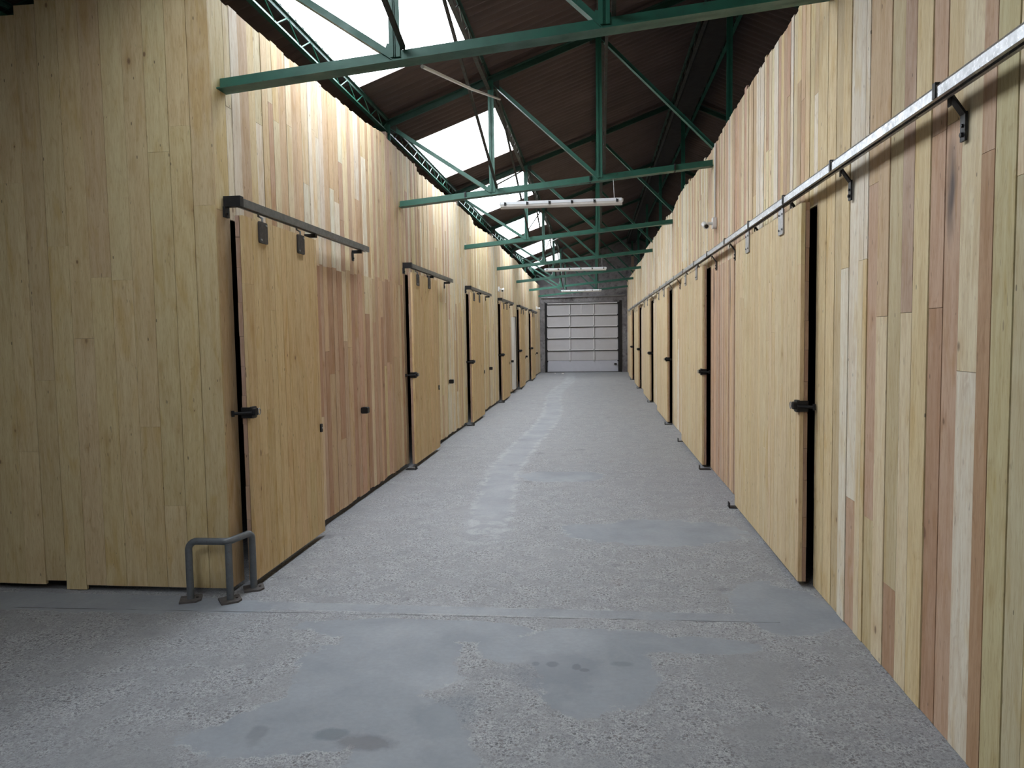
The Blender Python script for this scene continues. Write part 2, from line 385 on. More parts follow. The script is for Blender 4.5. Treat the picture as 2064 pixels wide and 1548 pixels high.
# ---------------------------------------------------------------- floor, roof, outer walls
MB().box(HXL-.3, HXR+.3, YB-.2, YE+.3, -.25, 0).build('floor', M['floor'], kind='structure', label='worn grey concrete floor with exposed pebbles and smooth repair patches')
def corr(mb, x0, x1, y0, y1, dz=0., amp=.022, per=.15, step=.025):
    ny = max(2, int(round((y1-y0)/step))); xs = [x0, x1]
    if x0 < RIDGE < x1: xs = [x0, RIDGE, x1]
    vs = []
    for i in range(ny+1):
        y = y0+(y1-y0)*i/ny
        for x in xs: vs.append((x, y, roof_z(x)+dz+amp*math.sin(2*math.pi*y/per)))
    nx = len(xs); fs = []
    for i in range(ny):
        for k in range(nx-1): fs.append((i*nx+k, (i+1)*nx+k, (i+1)*nx+k+1, i*nx+k+1))
    return mb.add(vs, fs, None, True)
rf = MB(); y = YB-.2
for a, b in SKY:
    corr(rf, HXL-.3, RIDGE, y, a); corr(rf, HXL-.3, SX0, a, b); corr(rf, SX1, RIDGE, a, b); y = b
corr(rf, HXL-.3, RIDGE, y, YE+.3); corr(rf, RIDGE, HXR+.3, YB-.2, YE+.3)
rf.build('ceiling', M['roof'], kind='structure', label='brown corrugated fibre cement roof above the corridor')
MB().box(RIDGE-.13, RIDGE+.165, YB, YE, roof_z(RIDGE)-.34, roof_z(RIDGE)-.12).build('trim_1', M['ridge'], kind='structure', label='blackened board under the roof ridge')
for i, (a, b) in enumerate(SKY):
    corr(MB(), SX0-.05, SX1+.05, a-.03, b+.03, .012).build('window_%d' % (i+1), M['skylight'], kind='structure')
MB().box(HXL-.25, HXL, YB, YE, 0, 3.0).build('wall_outer_left', M['hall'], kind='structure')
MB().box(HXR, HXR+.25, YB, YE, 0, 4.1).build('wall_outer_right', M['hall'], kind='structure')
w = MB(); w.box(HXL-.25, HXR+.25, YB-.25, YB, 0, 5.8)
w.build('wall_back', M['hall'], kind='structure')
# end wall with the opening of the overhead door
DX0, DX1, DZ = -2.06, 1.02, 2.93
w = MB(); w.box(HXL-.25, DX0, YE, YE+.25, 0, 5.8); w.box(DX1, HXR+.25, YE, YE+.25, 0, 5.8); w.box(DX0, DX1, YE, YE+.25, DZ, 5.8)
w.build('wall_end', M['concrete'], kind='structure', label='dark stained concrete wall at the far end')
# unseen lids added over the storage units to keep light from falling in
MB().box(HXL, XL-.10, YF+.06, YE-.02, 2.9, 2.95).build('light_lid_left', M['backing'], kind='structure')
MB().box(XR+.10, HXR, YB, YE-.02, 2.9, 2.95).build('light_lid_right', M['backing'], kind='structure')

# ---------------------------------------------------------------- plank walls
DL = [4.43, 8.72, 13.0, 17.4, 21.65, 25.6]      # near edges of the left doors
DR = [4.68, 8.82, 13.1, 17.3, 21.7, 25.7]      # near edges of the right doors
WL, WR = 1.22, 2.10
def interp(tab, y):
    if y <= tab[0][0]: return tab[0][1]
    for (a, va), (b, vb) in zip(tab, tab[1:]):
        if y <= b: return va+(vb-va)*(y-a)/(b-a)
    return tab[-1][1]
TOPL = [(4.4,3.70),(5.1,3.72),(6.2,3.735),(7.3,3.78),(8.1,3.83),(8.3,3.80),(9.4,3.82),(9.6,3.75),(11.4,3.79),(13.7,3.83),(14.1,3.73),(17.2,3.85),(18.2,3.77),(20.5,3.75),(21.5,3.80),(24.6,3.68),(30.9,3.66)]
TOPR = [(-7,3.72),(5.1,3.70),(6.6,3.72),(7.5,3.71),(8.6,3.67),(10.1,3.69),(11.7,3.77),(12.6,3.72),(12.9,3.66),(14.1,3.72),(17,3.73),(19.5,3.80),(20.6,3.67),(24,3.76),(25,3.68),(30.9,3.80)]
def pick(w):
    r = random.random()*sum(k for _, k in w)
    for c, k in w:
        r -= k
        if r <= 0: return c
    return w[0][0]
def wall(name, axis, face, sgn, cols, mat, label):
    """cols: list of (u0, u1, [(z0, z1, tone)...]); boards are 22 mm proud boxes"""
    mb = MB()
    for u0, u1, ps in cols:
        g = random.choice([.0004,.0008,.0015,.0026,.0036,.0044]) if axis == 'y' else random.choice([.0004,.0012,.002]); off = random.uniform(0, .005)
        if random.random() < .12: g += .003
        for z0, z1, tn in ps:
            o = off+random.uniform(0, .0015)
            a, b = (face+sgn*o, face+sgn*.022)
            if axis == 'y': mb.box(min(a,b), max(a,b), u0+g, u1-g, z0, z1, tn)
            else: mb.box(u0+g, u1-g, min(a,b), max(a,b), z0, z1, tn)
    return mb.build(name, mat, kind='structure', label=label)
def splits(z0, z1, weights, lmin=1.1, lmax=2.9, gap=.002, a=.07):
    ps = []; z = z0; 
    first = True
    while z < z1-.001:
        n = z+random.uniform(lmin*(.5 if first else 1), lmax)
        if z1-n < .35: n = z1
        ps.append((z+(0 if first else gap), n, tone(pick(weights), a))); z = n; first = False
    return ps
# left corridor wall
W_NEAR = [(PALE,3),(CREAM,3),(WHITE,1.5),(PINK,2.2),(TAN,2)]
W_FAR = [(PALE,4.5),(CREAM,2.5),(WHITE,3),(TAN,.9),(PINK,.5)]
cols = []; y = YF
cols.append((YF+.001, 4.49, [(.03, 2.40, tone(TAN,.02)), (2.402, interp(TOPL,4.4), tone(CREAM,.03))])); y = 4.49
while y < YE-.02:
    wd = random.choice([.075,.09,.10,.10,.115,.13]) if y < 14 else random.choice([.09,.11,.13])
    y1 = min(y+wd, YE-.02)
    for d in DL:
        pass
    top = interp(TOPL, y)+random.uniform(-.012, .012)
    if random.random() < .05: top += .03
    opening = any(d+.06 <= y+.001 < d+WL-.1 for d in DL)
    # the opening starts just before each door
    for d in DL:
        if y < d+.06 < y1-.001: y1 = d+.06; opening = False
    if y1-y < .012: y1 = y+.03
    w_ = W_NEAR if y < 10 else W_FAR
    if opening: ps = splits(2.36, top, w_, 1.3, 1.6)
    elif 5.5 < y < 8.80:
        zc = 2.22+random.uniform(-.02, .02)
        lw = [(PINK,4),(DPINK,2.4),(TAN,3.4),(CREAM,1.6),(PALE,.9)]
        ps = splits(.05+random.uniform(-.01,.01), zc, lw, 1.2, 2.6)
        ps += [(zc+.0005, top, tone(pick([(TAN,2),(PINK,2),(PALE,2.2),(WHITE,1.3),(CREAM,1)])))] if random.random() < .5 else splits(zc+.0005, top, [(TAN,2),(PINK,1.6),(PALE,2),(WHITE,1.5)], .5, 1.3)
    else:
        ps = splits(.05+random.uniform(-.012,.012), top, w_, .9, 2.6)
    cols.append((y, y1, ps)); y = y1
wall('wall_left', 'y', XL, -1, cols, M['planks_left'], 'left corridor wall of narrow upright pine planks')
# right corridor wall: near boards follow the photograph
NEAR = [ # (y0 of near edge .. computed from image columns), pieces as (z_low..z_high, tone)
 (57,145,[(0,.56,CREAM),(.56,9,CREAM)]), (145,225,[(0,9,CREAM)]), (225,293,[(0,9,(.60,.49,.30))]), (293,362,[(0,1.93,WHITE),(1.93,9,CREAM)]),
 (362,450,[(0,.70,PINK),(.70,9,WHITE)]), (450,497,[(0,1.95,PALE),(1.95,9,WHITE)]), (497,535,[(0,1.95,CREAM),(1.95,9,WHITE)]), (535,630,[(0,.66,(.60,.50,.29)),(.66,2.3,PINK),(2.3,9,TAN)]),
 (630,735,[(0,1.66,PALE),(1.66,9,TAN)]), (735,855,[(0,.41,DPINK),(.41,9,(.60,.51,.32))]), (855,965,[(0,1.67,PALE),(1.67,9,(.52,.38,.28))]), (965,1110,[(0,9,CREAM)]),
 (1110,1245,[(0,1.68,DPINK),(1.68,2.36,PINK),(2.36,9,PINK)]), (1245,1395,[(0,2.37,PINK),(2.37,9,CREAM)]), (1395,1580,[(0,1.44,WHITE),(1.44,9,PALE)]),
 (1580,1710,[(0,2.2,(.49,.32,.19)),(2.2,9,PINK)]), (1710,1910,[(0,9,(.60,.53,.31))]), (1910,2110,[(0,2.08,(.58,.52,.34)),(2.08,9,PALE)]), (2110,2330,[(0,9,(.60,.52,.30))])]
def y_on_right(u):          # image column at row ~700 -> depth on the right wall
    px = Vector((1630+u/4.69-CX, 700-CY, F))
    d = right*0
    wx = 0.99359917*px.x-.00812938*px.y-.11267036*px.z
    wy = .11186935*px.x-.06765751*px.y+.99141702*px.z
    return XR*wy/wx
cols = []
for u0, u1, ps in NEAR:
    ya, yb = y_on_right(u1), y_on_right(u0)
    top = 3.71+random.uniform(-.01, .01)
    q = []
    for z0, z1, c in ps:
        z1 = min(z1, top); 
        if z0 < z1: q.append((z0+(.002 if z0 > 0 else .004), z1, tone(c, .02, .01)))
    if (u0, u1) == (1245, 1395): ym = None
    cols.append((ya, yb, q))
y_end_near = y_on_right(57); y = y_on_right(2330)
W_R = [(PALE,3),(CREAM,3),(WHITE,2),(PINK,2.4),(TAN,2.6)]
yy = y
while yy > YB+.02:
    y0 = max(YB+.02, yy-random.choice([.10,.12,.14])); cols.append((y0, yy, splits(.004, 3.71, W_R, 1.2, 2.8))); yy = y0
y = y_end_near
while y < YE-.02:
    wd = random.choice([.06,.075,.085,.09,.10,.12]) if y < 14 else random.choice([.09,.11,.13])
    y1 = min(y+wd, YE-.02)
    for d in DR:
        if y < d-.02 < y1-.001: y1 = d-.02
    if y1-y < .012: y1 = y+.03
    opening = any(d-.025 <= y+.001 < d+1.3 for d in DR)
    top = interp(TOPR, y)+random.uniform(-.012, .012)
    if random.random() < .05: top += .03
    if opening: ps = splits(2.36, top, W_R if y < 9 else W_FAR, 1.2, 1.5)
    elif 6.6 < y < 8.80: ps = [(.01, 2.32, tone(pick([(PINK,6),((.5,.36,.27),3),(TAN,1)]), .06)), (2.3205, top, tone(pick([(PINK,3),(TAN,3),(PALE,2),(WHITE,1)])))]
    else: ps = splits(.01, top, W_R if y < 9 else W_FAR, 1.0, 2.7)
    cols.append((y, y1, ps)); y = y1
wall('wall_right', 'y', XR, 1, cols, M['planks'], 'right corridor wall of upright pine planks in cream and pink tones')
# short wall facing the camera on the left
cols = []; x = XL
FW = [(CREAM,4),((.68,.555,.32),3),((.66,.53,.315),2)]
k = 0
while x > HXL+.02:
    wd = [.140,.139,.143,.138,.140,.14][k % 6]; x0 = max(x-wd, HXL+.02); top = roof_z(x0)-.14
    top = 3.62 if x < -3.45 else top
    top = min(top, roof_z(x0)-.10)
    zb = .035 if k != 7 else .005
    if k == 8: zb = .06
    z = zb; ps = []
    cuts = {0:[2.42], 1:[2.9], 2:[.56,2.75], 3:[1.06], 4:[1.98,], 5:[2.0], 6:[1.62], 7:[2.2,], 8:[1.36], 9:[.9,2.6]}.get(k, [random.uniform(.8, 2.8)])
    zz = [zb]+[c for c in cuts if c < top]+[top]
    for a, b in zip(zz, zz[1:]): ps.append((a+(.001 if a > zb else 0), b, tone(pick(FW), .05, .02)))
    cols.append((x0, x, ps)); x = x0; k += 1
wall('wall_front_left', 'x', YF, 1, cols, M['planks_front'], 'plank wall facing the camera at the left corner')
# dark sheet behind the planks closes the cracks
bk = MB()
def backing(x0, x1, doors, w, y0, zt, so):
    ys = [y0]
    for d in doors: ys += [d+so, d+w-.12]
    ys.append(YE-.02)
    for i in range(0, len(ys), 2): bk.box(x0, x1, ys[i], ys[i+1], .06, zt)
    for d in doors: bk.box(x0, x1, d+so, d+w-.12, 2.38, zt)
backing(XL-.045, XL-.024, DL, WL, YF+.05, 3.6, .06); backing(XR+.024, XR+.045, DR, 1.45, YB+.02, 3.6, -.02)
bk.box(-3.4, XL-.05, YF+.024, YF+.04, .06, 3.5); bk.box(HXL+.02, -3.4, YF+.024, YF+.04, .06, 2.9)
bk.build('wall_lining', M['backing'], kind='structure')
# timber partitions between the units, seen only through the slits
pt = MB()
for d in DL[1:]: pt.box(HXL+.02, XL-.06, d-.26, d-.21, 0, 2.9)
for d in DR: pt.box(XR+.06, HXR-.02, d-.32, d-.27, 0, 2.9)
pt.build('wall_partitions', M['backing'], kind='structure')

# ---------------------------------------------------------------- sliding doors
ORD = ['first', 'second', 'third', 'fourth', 'fifth', 'sixth']
def plank_panel(xa, xb, y0, y1, z0, z1, seed, base, pitch=.105):
    random.seed(seed); mb = MB(); y = y0
    while y < y1-.001:
        w_ = random.choice([pitch*.8, pitch, pitch*1.15]); n = y+w_
        if y1-n < .04: n = y1
        g = random.choice([.0002, .0006, .0013, .0022]); x_ = random.uniform(0, .003)
        cuts = sorted(random.uniform(z0+.4, z1-.3) for _ in range(random.choice([0,1,1])))
        zz = [z0]+cuts+[z1]
        for a, b in zip(zz, zz[1:]): mb.box(xa+x_ if xa < xb-.001 and xa < 0 else xa, xb, y+g, n-g, a+.0005, b-.0005, tone(random.choice([base, base, base, tuple(v*k for v, k in zip(base, (.97,.95,.94))), tuple(v*k for v, k in zip(base, (1.03,1.05,1.1)))]), .035, .02))
        y = n
    return mb
NLAB = dict(L=['beside the bent pipe guard at the corner','after the pink boards','third from the corner','just before the narrow white board','second from the far end','last before the roller-panel door'],
            R=['beside the widest dark gap','beyond the pink planks','third along','fourth along','second from the far end','last before the end wall'])
for side in 'LR':
    for i, y0 in enumerate(DL if side == 'L' else DR):
        s = 1 if side == 'L' else -1                       # direction from wall into the corridor
        wx = XL if side == 'L' else XR; w_ = WL if side == 'L' else WR
        if side == 'L' and i > 0: w_ = 1.4
        xin, xout = (wx+.055, wx+.108) if side == 'L' else (wx-.04, wx-.088)
        lo = .045 if side == 'L' else .03; hi = 2.375
        idx = (i+1) if side == 'L' else (i+7)
        r = empty('door_%d' % idx, (wx+s*.08, y0+w_/2, lo), '%s sliding pine door on the %s wall, %s' % (ORD[i], 'left' if side == 'L' else 'right', NLAB[side][i]), 'door', None, 'structure')
        base = DOOR if side == 'L' else (.67,.55,.345)
        # front boards and back boards
        xs = sorted((xout, xout-s*.024)); p = plank_panel(xs[0], xs[1], y0+.002, y0+w_, lo, hi, 100+idx, base)
        part(p, 'door_panel', M['door_wood'], r)
        xs = sorted((xout-s*.0245, xin)); random.seed(300+idx); e = MB(); z = lo
        while z < hi-.01:
            n = min(hi, z+random.uniform(.18, .24)); e.box(xs[0]+random.uniform(0,.003), xs[1], y0+random.uniform(0,.006), y0+w_-.004, z+.001, n-.001, tone((.42,.29,.22) if side == 'L' else (.40,.27,.19), .06)); z = n
        part(e, 'edge_boards', M['edge_wood'], r, 'rough pinkish ends of the inner cross boards')
        # hanger plates with bolts and roller hooks
        hy = (y0+.27, y0+.90) if side == 'L' else (y0+.47, y0+1.56)
        for h in hy:
            hp = empty('hanger', (xout, h, 2.2)); hp.parent = r; hp.location = Vector((xout, h, 2.2))-r.location
            wdt, hh, zp = (.125, .14, 2.30) if side == 'L' else (.13, .165, 2.325)
            q = MB(); roundbox(q, (xout+s*.006, h, zp), .010, wdt, hh, .012, 'x'); part_at = hp
            def pp(mb, nm, mt):
                off = r.location+hp.location; mb.v = [tuple(Vector(v)-off) for v in mb.v]; return mb.build(nm, mt, hp)
            pp(q, 'plate', M['plate_dark'] if side == 'L' else M['plate_light'])
            q = MB()
            for dy in (-.04, .04):
                for z in (zp-.05, zp+.05):
                    if side == 'L' and (dy > 0) != (z > zp): continue
                    bolt(q, (xout+s*.010, h+dy, z), (s,0,0), .0075, .007)
            pp(q, 'bolt', M['plate_light'])
            q = MB(); xr_ = wx+s*.085
            q.tube([(xout+s*.004, h, 2.36), (xout+s*.004, h, 2.395), (xr_, h, 2.41), (xr_, h, 2.44)], .007, 8)
            pp(q, 'roller_hook', M['track'] if side == 'L' else M['plate_light'])
        # latch on the near edge with a hasp reaching across the gap
        q = MB(); zl = 1.135
        q.box(min(xin, xout+s*.012), max(xin, xout+s*.012), y0-.014, y0-.002, zl-.034, zl+.034)
        roundbox(q, (xout+s*.010, y0+.022, zl), .018, .072, .074, .014, 'x')
        roundbox(q, (xout+s*.028, y0+.012, zl+.004), .022, .045, .046, .010, 'x')
        lt = part(q, 'latch', M['black'], r)
        q = MB(); q.tube([(xout+s*.02, y0-.016, zl), (xin, y0-.024, zl-.002), (wx+s*.012, y0-.030 if side == 'L' else y0-.034, zl-.004)], .010, 8)
        q.tube([(wx+s*.012, y0-.036, zl-.022), (wx+s*.012, y0-.036, zl+.016)], .010, 8)
        part(q, 'hasp', M['black'], lt)
        q = MB(); th = [k*math.pi/6 for k in range(13)]
        q.tube([(xout+s*.046, y0+.035+.016*math.cos(a), zl+.004+.020*math.sin(a)) for a in th], .003, 6, caps=False); part(q, 'ring', M['plate_light'], lt)
        if side == 'L':   # keeper at the far edge
            q = MB(); roundbox(q, (xout+s*.006, y0+w_-.03, .885), .012, .035, .065, .006, 'x'); part(q, 'keeper_plate', M['black'], r)
            q = MB(); q.tube([(xout+s*.012, y0+w_-.03, .885), (xout+s*.016, y0+w_-.03, .885)], .007, 8); part(q, 'keyhole', M['plate_light'], r)
random.seed(11)

# door tracks on the left wall
for i, y0 in enumerate(DL):
    a, b = y0-.03, y0+2.62; xc = XL+.082
    r = empty('door_track', (xc, (a+b)/2, 2.43), 'grey steel sliding track over the %s door on the left wall' % ORD[i], 'door track', 'sliding door tracks on the left wall')
    q = MB(); q.box(xc-.024, xc+.024, a+.03, b, 2.478, 2.482); q.box(xc-.024, xc-.020, a+.03, b, 2.43, 2.478); q.box(xc+.020, xc+.024, a+.03, b, 2.43, 2.478)
    q.box(xc-.020, xc-.008, a+.03, b, 2.43, 2.434); q.box(xc+.008, xc+.020, a+.03, b, 2.43, 2.434)
    part(q, 'channel', M['track'], r)
    q = MB(); q.box(XL+.002, xc+.03, a, a+.045, 2.425, 2.49); q.box(XL+.002, XL+.018, a-.01, a+.045, 2.36, 2.425); bolt(q, (XL+.018, a+.02, 2.385), (1,0,0)); part(q, 'end_bracket', M['black'], r)
    for yb in (y0+1.27, y0+2.42):
        q = MB(); q.box(XL+.001, XL+.009, yb-.02, yb+.02, 2.33, 2.40); q.box(XL+.001, xc+.01, yb-.02, yb+.02, 2.40, 2.428); bolt(q, (XL+.009, yb, 2.355), (1,0,0))
        part(q, 'wall_bracket', M['black'], r)
# black lock boxes left of each door run, floor guides
for i, y0 in enumerate(DL):
    yb = [7.0, 11.4, 15.85, 20.05, 24.3, 28.7][i]
    q = MB(); roundbox(q, (XL+.034, yb, .885), .068, .062, .062, .012, 'y', 4)
    o = q.build('lock_box', M['black'], label='small black box screwed to the left plank wall past the %s door' % ORD[i], cat='lock box', group='black lock boxes on the left wall')
for side, ds in (('left', DL), ('right', DR)):
    s = 1 if side == 'left' else -1; wx = XL if s == 1 else XR
    for i, y0 in enumerate(ds):
        if side == 'left' and i == 0: continue
        ys = [(y0-.12, 'near')]
        if side == 'right' and i < 2: ys.append((y0+WR+.02, 'far'))
        if side == 'right' and i == 0: ys = ys[1:]
        for yg, en in ys:
            q = MB(); q.box(min(wx+s*.01, wx+s*.14), max(wx+s*.01, wx+s*.14), yg-.05, yg+.05, 0, .006)
            q.box(min(wx+s*.132, wx+s*.14), max(wx+s*.132, wx+s*.14), yg-.04, yg+.03, .006, .05)
            q.build('floor_guide', M['black'], label='small black steel floor guide at the %s edge of the %s %s-hand door' % (en, ORD[i], side), cat='door guide', group='floor guides under the sliding doors')
# continuous rail on the right
xr_ = XR-.085
r = empty('door_rail', (xr_, 13.0, 2.43), 'long galvanised steel door rail running the length of the right wall', 'door rail')
q = MB(); pr = [(-.024,-.026),(-.024,.012),(-.014,.026),(.014,.026),(.024,.012),(.024,-.026),(.008,-.026),(.008,-.021),(.018,-.021),(.018,.008),(.010,.019),(-.010,.019),(-.018,.008),(-.018,-.021),(-.008,-.021),(-.008,-.026)]
secs = []; ys = [1.0+1.5*k for k in range(20)]
ys = [-2.0, 0.0]+ys; ys = [v for v in ys if v < 29]
n = len(pr); vs = []
for yv in ys: vs += [(xr_+a, yv, 2.456+b) for a, b in pr]
fs = []
for i in range(len(ys)-1):
    for k in range(n): fs.append((i*n+k, i*n+(k+1)%n, (i+1)*n+(k+1)%n, (i+1)*n+k))
q.add(vs, fs); part(q, 'rail_channel', M['galv'], r)
yb = [.8,1.85,2.88,4.07,5.05,6.15,7.25,8.35,9.45,10.6,11.8,13.0,14.3,15.6,17.0,18.4,19.9,21.4,23,24.6,26.2,27.8]
for v in yb:
    q = MB()
    q.box(xr_-.029, xr_+.029, v-.012, v+.012, 2.482, 2.486); q.box(xr_-.029, xr_-.025, v-.012, v+.012, 2.43, 2.482); q.box(xr_+.025, xr_+.029, v-.012, v+.012, 2.40, 2.482)
    q.bar((xr_+.028, v, 2.44), (XR-.010, v, 2.372), .036, .008); q.box(XR-.012, XR-.003, v-.018, v+.018, 2.275, 2.378)
    bolt(q, (XR-.012, v, 2.298), (-1,0,0), .009, .008); bolt(q, (XR-.012, v, 2.33), (-1,0,0), .007, .006)
    part(q, 'strap_bracket', M['black'] if v < 8 else M['plate_dark'], r)

# ---------------------------------------------------------------- roof steelwork
TY = [-4.2, .05, 4.44, 8.67, 13.02, 17.40, 21.76, 25.95, 30.25]
def zb_(x): return 3.385+.092*x
def zt_(x): return roof_z(x)-.115 if x <= RIDGE else roof_z(x)-.115
XN = [-4.90, -3.66, -2.42, -1.18, .068, RIDGE, 2.75, 3.95]
HL, HR = -5.75, 4.95
TL = {2:'nearest green roof truss, its tie beam crossing the top of the picture', 3:'second green roof truss, directly behind the nearest one, carrying the large lamp', 4:'third green roof truss along the corridor', 5:'fourth green roof truss, carrying the middle lamp', 6:'fifth green roof truss down the corridor', 7:'sixth green roof truss, carrying the farthest lamp', 8:'last green roof truss, close to the end wall'}
for k, ty in enumerate(TY):
    r = empty('roof_truss', (0, ty, 3.3), TL.get(k, 'green roof truss above and behind the viewer'), 'roof truss', 'green steel roof trusses')
    q = MB(); q.angle((HL, ty, zb_(HL)), (HR, ty, zb_(HR)), .075, .007, flip=1); part(q, 'tie_beam', M['green'], r)
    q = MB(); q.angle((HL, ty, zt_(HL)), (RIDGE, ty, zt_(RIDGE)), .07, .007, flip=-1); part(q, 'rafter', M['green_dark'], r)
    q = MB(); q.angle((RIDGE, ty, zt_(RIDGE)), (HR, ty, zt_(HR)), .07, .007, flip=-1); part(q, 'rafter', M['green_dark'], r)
    for x in XN:
        q = MB(); q.angle((x, ty, zb_(x)), (x, ty, zt_(x)), .042, .005, up=(0,1,0)); part(q, 'strut', M['green'], r)
    for a, b in zip(XN[:5], XN[1:6]):
        q = MB(); q.angle((a, ty+.012, zt_(a)), (b, ty+.012, zb_(b)), .045, .005, up=(0,0,1)); part(q, 'diagonal', M['green'], r)
    for a, b in ((3.95, 2.75), (2.75, RIDGE)):
        q = MB(); q.angle((a, ty+.012, zt_(a)), (b, ty+.012, zb_(b)), .045, .005); part(q, 'diagonal', M['green'], r)
    if k == 3:
        for x in (-1.50, -.04, .92):
            q = MB(); q.box(x-.008, x+.008, ty-.042, ty+.042, zb_(x)-.042, zb_(x)+.042); part(q, 'clamp_band', M['black'], r)
    for x in XN[2:6]:
        q = MB(); 
        gx = [(x-.10, zb_(x)-.03), (x+.05, zb_(x)-.03), (x+.04, zb_(x)+.07), (x-.05, zb_(x)+.09)]
        q.add([(a_, ty-.002, b_) for a_, b_ in gx]+[(a_, ty+.006, b_) for a_, b_ in gx], [(0,1,2,3),(7,6,5,4),(0,4,5,1),(1,5,6,2),(2,6,7,3),(3,7,4,0)])
        part(q, 'gusset_plate', M['green'], r)
        q = MB(); q.box(x-.10, x+.10, ty, ty+.008, zt_(x)-.10, zt_(x)+.03); part(q, 'gusset_plate', M['gusset'], r)
# lattice purlins running along the hall
PURL = [(-4.9,'green lattice purlin low on the left roof slope'),(-3.66,'green lattice purlin hidden above the left units'),(-2.42,'green lattice purlin below the lower edge of the skylights'),(-1.20,'dark lattice purlin along the upper edge of the skylights'),(.068,'dark lattice purlin over the middle of the corridor'),(RIDGE-.17,'dark lattice purlin on the left side of the dark ridge'),(RIDGE+.20,'green lattice purlin on the right side of the dark ridge'),(2.9,'green lattice purlin halfway down the right slope')]
for x, lab in PURL:
    r = empty('purlin', (x, 12.0, roof_z(x)-.2), lab, 'purlin', 'lattice purlins under the roof sheets')
    mt = M['green'] if x < -2 or x > 1.6 else M['gusset']
    zt = roof_z(x)-.045; dep = .10 if x < -3 else (.17 if x < 0 else (.10 if x < 1 else .22)); zb = zt-dep
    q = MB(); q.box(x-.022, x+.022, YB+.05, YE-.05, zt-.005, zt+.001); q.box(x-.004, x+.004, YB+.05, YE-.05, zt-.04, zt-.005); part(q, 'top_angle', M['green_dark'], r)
    q = MB(); q.box(x-.022, x+.022, YB+.05, YE-.05, zb-.005, zb+.001); q.box(x-.003, x+.003, YB+.05, YE-.05, zb, zb+.03); part(q, 'bottom_angle', mt, r)
    q = MB(); y = YB+.1; up = False; pts = []
    while y < YE-.1: pts.append((x, y, zt-.02 if up else zb+.01)); up = not up; y += .24
    for a, b in zip(pts, pts[1:]): q.tube([a, b], .0065, 5, caps=False, smooth=False)
    part(q, 'zigzag_rod', mt, r)
# bracing between trusses
for k in range(1, len(TY)-1):
    a, b = TY[k], TY[k+1]
    for x, lab in ((-1.18, 'left of the lamps'), (.068, 'over the corridor centre')):
        q = MB(); q.bar((x+.055, a+.02, zt_(x)-.03), (x+.055, b-.02, zb_(x)+.05), .026, .026)
        nm = '%s bay' % (['view', 'first', 'second', 'third', 'fourth', 'fifth', 'sixth'][k-1])
        q.build('brace', M['gusset'], label='thin dark steel brace in the %s of the roof, %s' % (nm, lab), cat='brace', group='long braces between the roof trusses')
        if k >= 3 and x < 0:
            q = MB(); q.bar((x-.075, a+.02, zb_(x)+.03), (x-.075, b-.02, zt_(x)-.10), .018, .018)
            q.build('brace', M['gusset'], label='thin rising counter brace in the %s of the roof, %s' % (nm, lab), cat='brace', group='long braces between the roof trusses')
# stub timber posts above the wall tops
for i, yv in enumerate([8.30, 12.62, 16.90]):
    q = MB(); q.box(XL-.118, XL-.052, yv, yv+.07, 0, 3.93); q.build('timber_post', M['timber'], label='timber post poking above the left plank wall at the %s truss' % ORD[i+1], cat='post', group='posts behind the left wall')
for i, yv in enumerate([29.2]):
    q = MB(); q.box(XR+.10, XR+.20, yv, yv+.12, 0, 4.6); q.build('timber_post', M['timber'], label='timber post rising above the far end of the right plank wall', cat='post')

# ---------------------------------------------------------------- hanging fluorescent battens
for i, (ty, x0, x1, lab) in enumerate([(8.62, -1.09, .335, 'nearest and largest hanging white lamp batten'), (17.34, -1.17, .285, 'middle white lamp batten hanging in the corridor'), (25.90, -1.16, .25, 'farthest white lamp batten, above the panelled door')]):
    zc = 3.115; r = empty('batten_lamp', ((x0+x1)/2, ty, 3.06), lab, 'lamp', 'fluorescent battens hanging from the trusses')
    q = MB(); L = x1-x0
    # tray (opal cover below, body above)
    def prof(x, sc=1.): return [(x, ty-.055*sc, zc-.004), (x, ty-.045*sc, zc+.03*sc), (x, ty+.045*sc, zc+.03*sc), (x, ty+.055*sc, zc-.004)]
    vs = prof(x0+.02)+prof(x1-.02)+prof(x0, .7)+prof(x1, .7)
    q.add(vs, [(0,4,5,1),(1,5,6,2),(2,6,7,3),(3,7,4,0),(8,0,1,9),(9,1,2,10),(10,2,3,11),(11,3,0,8),(8,9,10,11),(4,12,13,5),(5,13,14,6),(6,14,15,7),(7,15,12,4),(15,14,13,12)]); part(q, 'housing', M['white'], r)
    q = MB(); N = 6; vs = []
    for x in (x0+.012, x1-.012):
        for j in range(N+1):
            a = math.pi*j/N; vs.append((x, ty-.052*math.cos(a), zc-.006-.042*math.sin(a)))
    m_ = N+1; q.add(vs, [(j, j+1, m_+j+1, m_+j) for j in range(N)]+[tuple(range(m_)), tuple(reversed(range(m_, 2*m_))), (0, m_, 2*m_-1, m_-1)]); part(q, 'diffuser', M['white_plastic'], r)
    for j in range(6):
        xc = x0+.07+j*(L-.14)/5; q = MB(); q.box(xc-.012, xc-.002, ty-.060, ty-.046, zc-.016, zc+.022); q.box(xc+.002, xc+.012, ty-.060, ty-.046, zc-.016, zc+.018); q.box(xc-.012, xc+.012, ty-.058, ty-.05, zc+.0, zc+.008)
        part(q, 'clip', M['black'], r)
    for x in (x0+.12, x1-.10):
        q = MB(); q.tube([(x, ty, zc+.028), (x-.012, ty+.01, zb_(x)-.03)], .004, 6); part(q, 'hanging_wire', M['plate_light'], r)

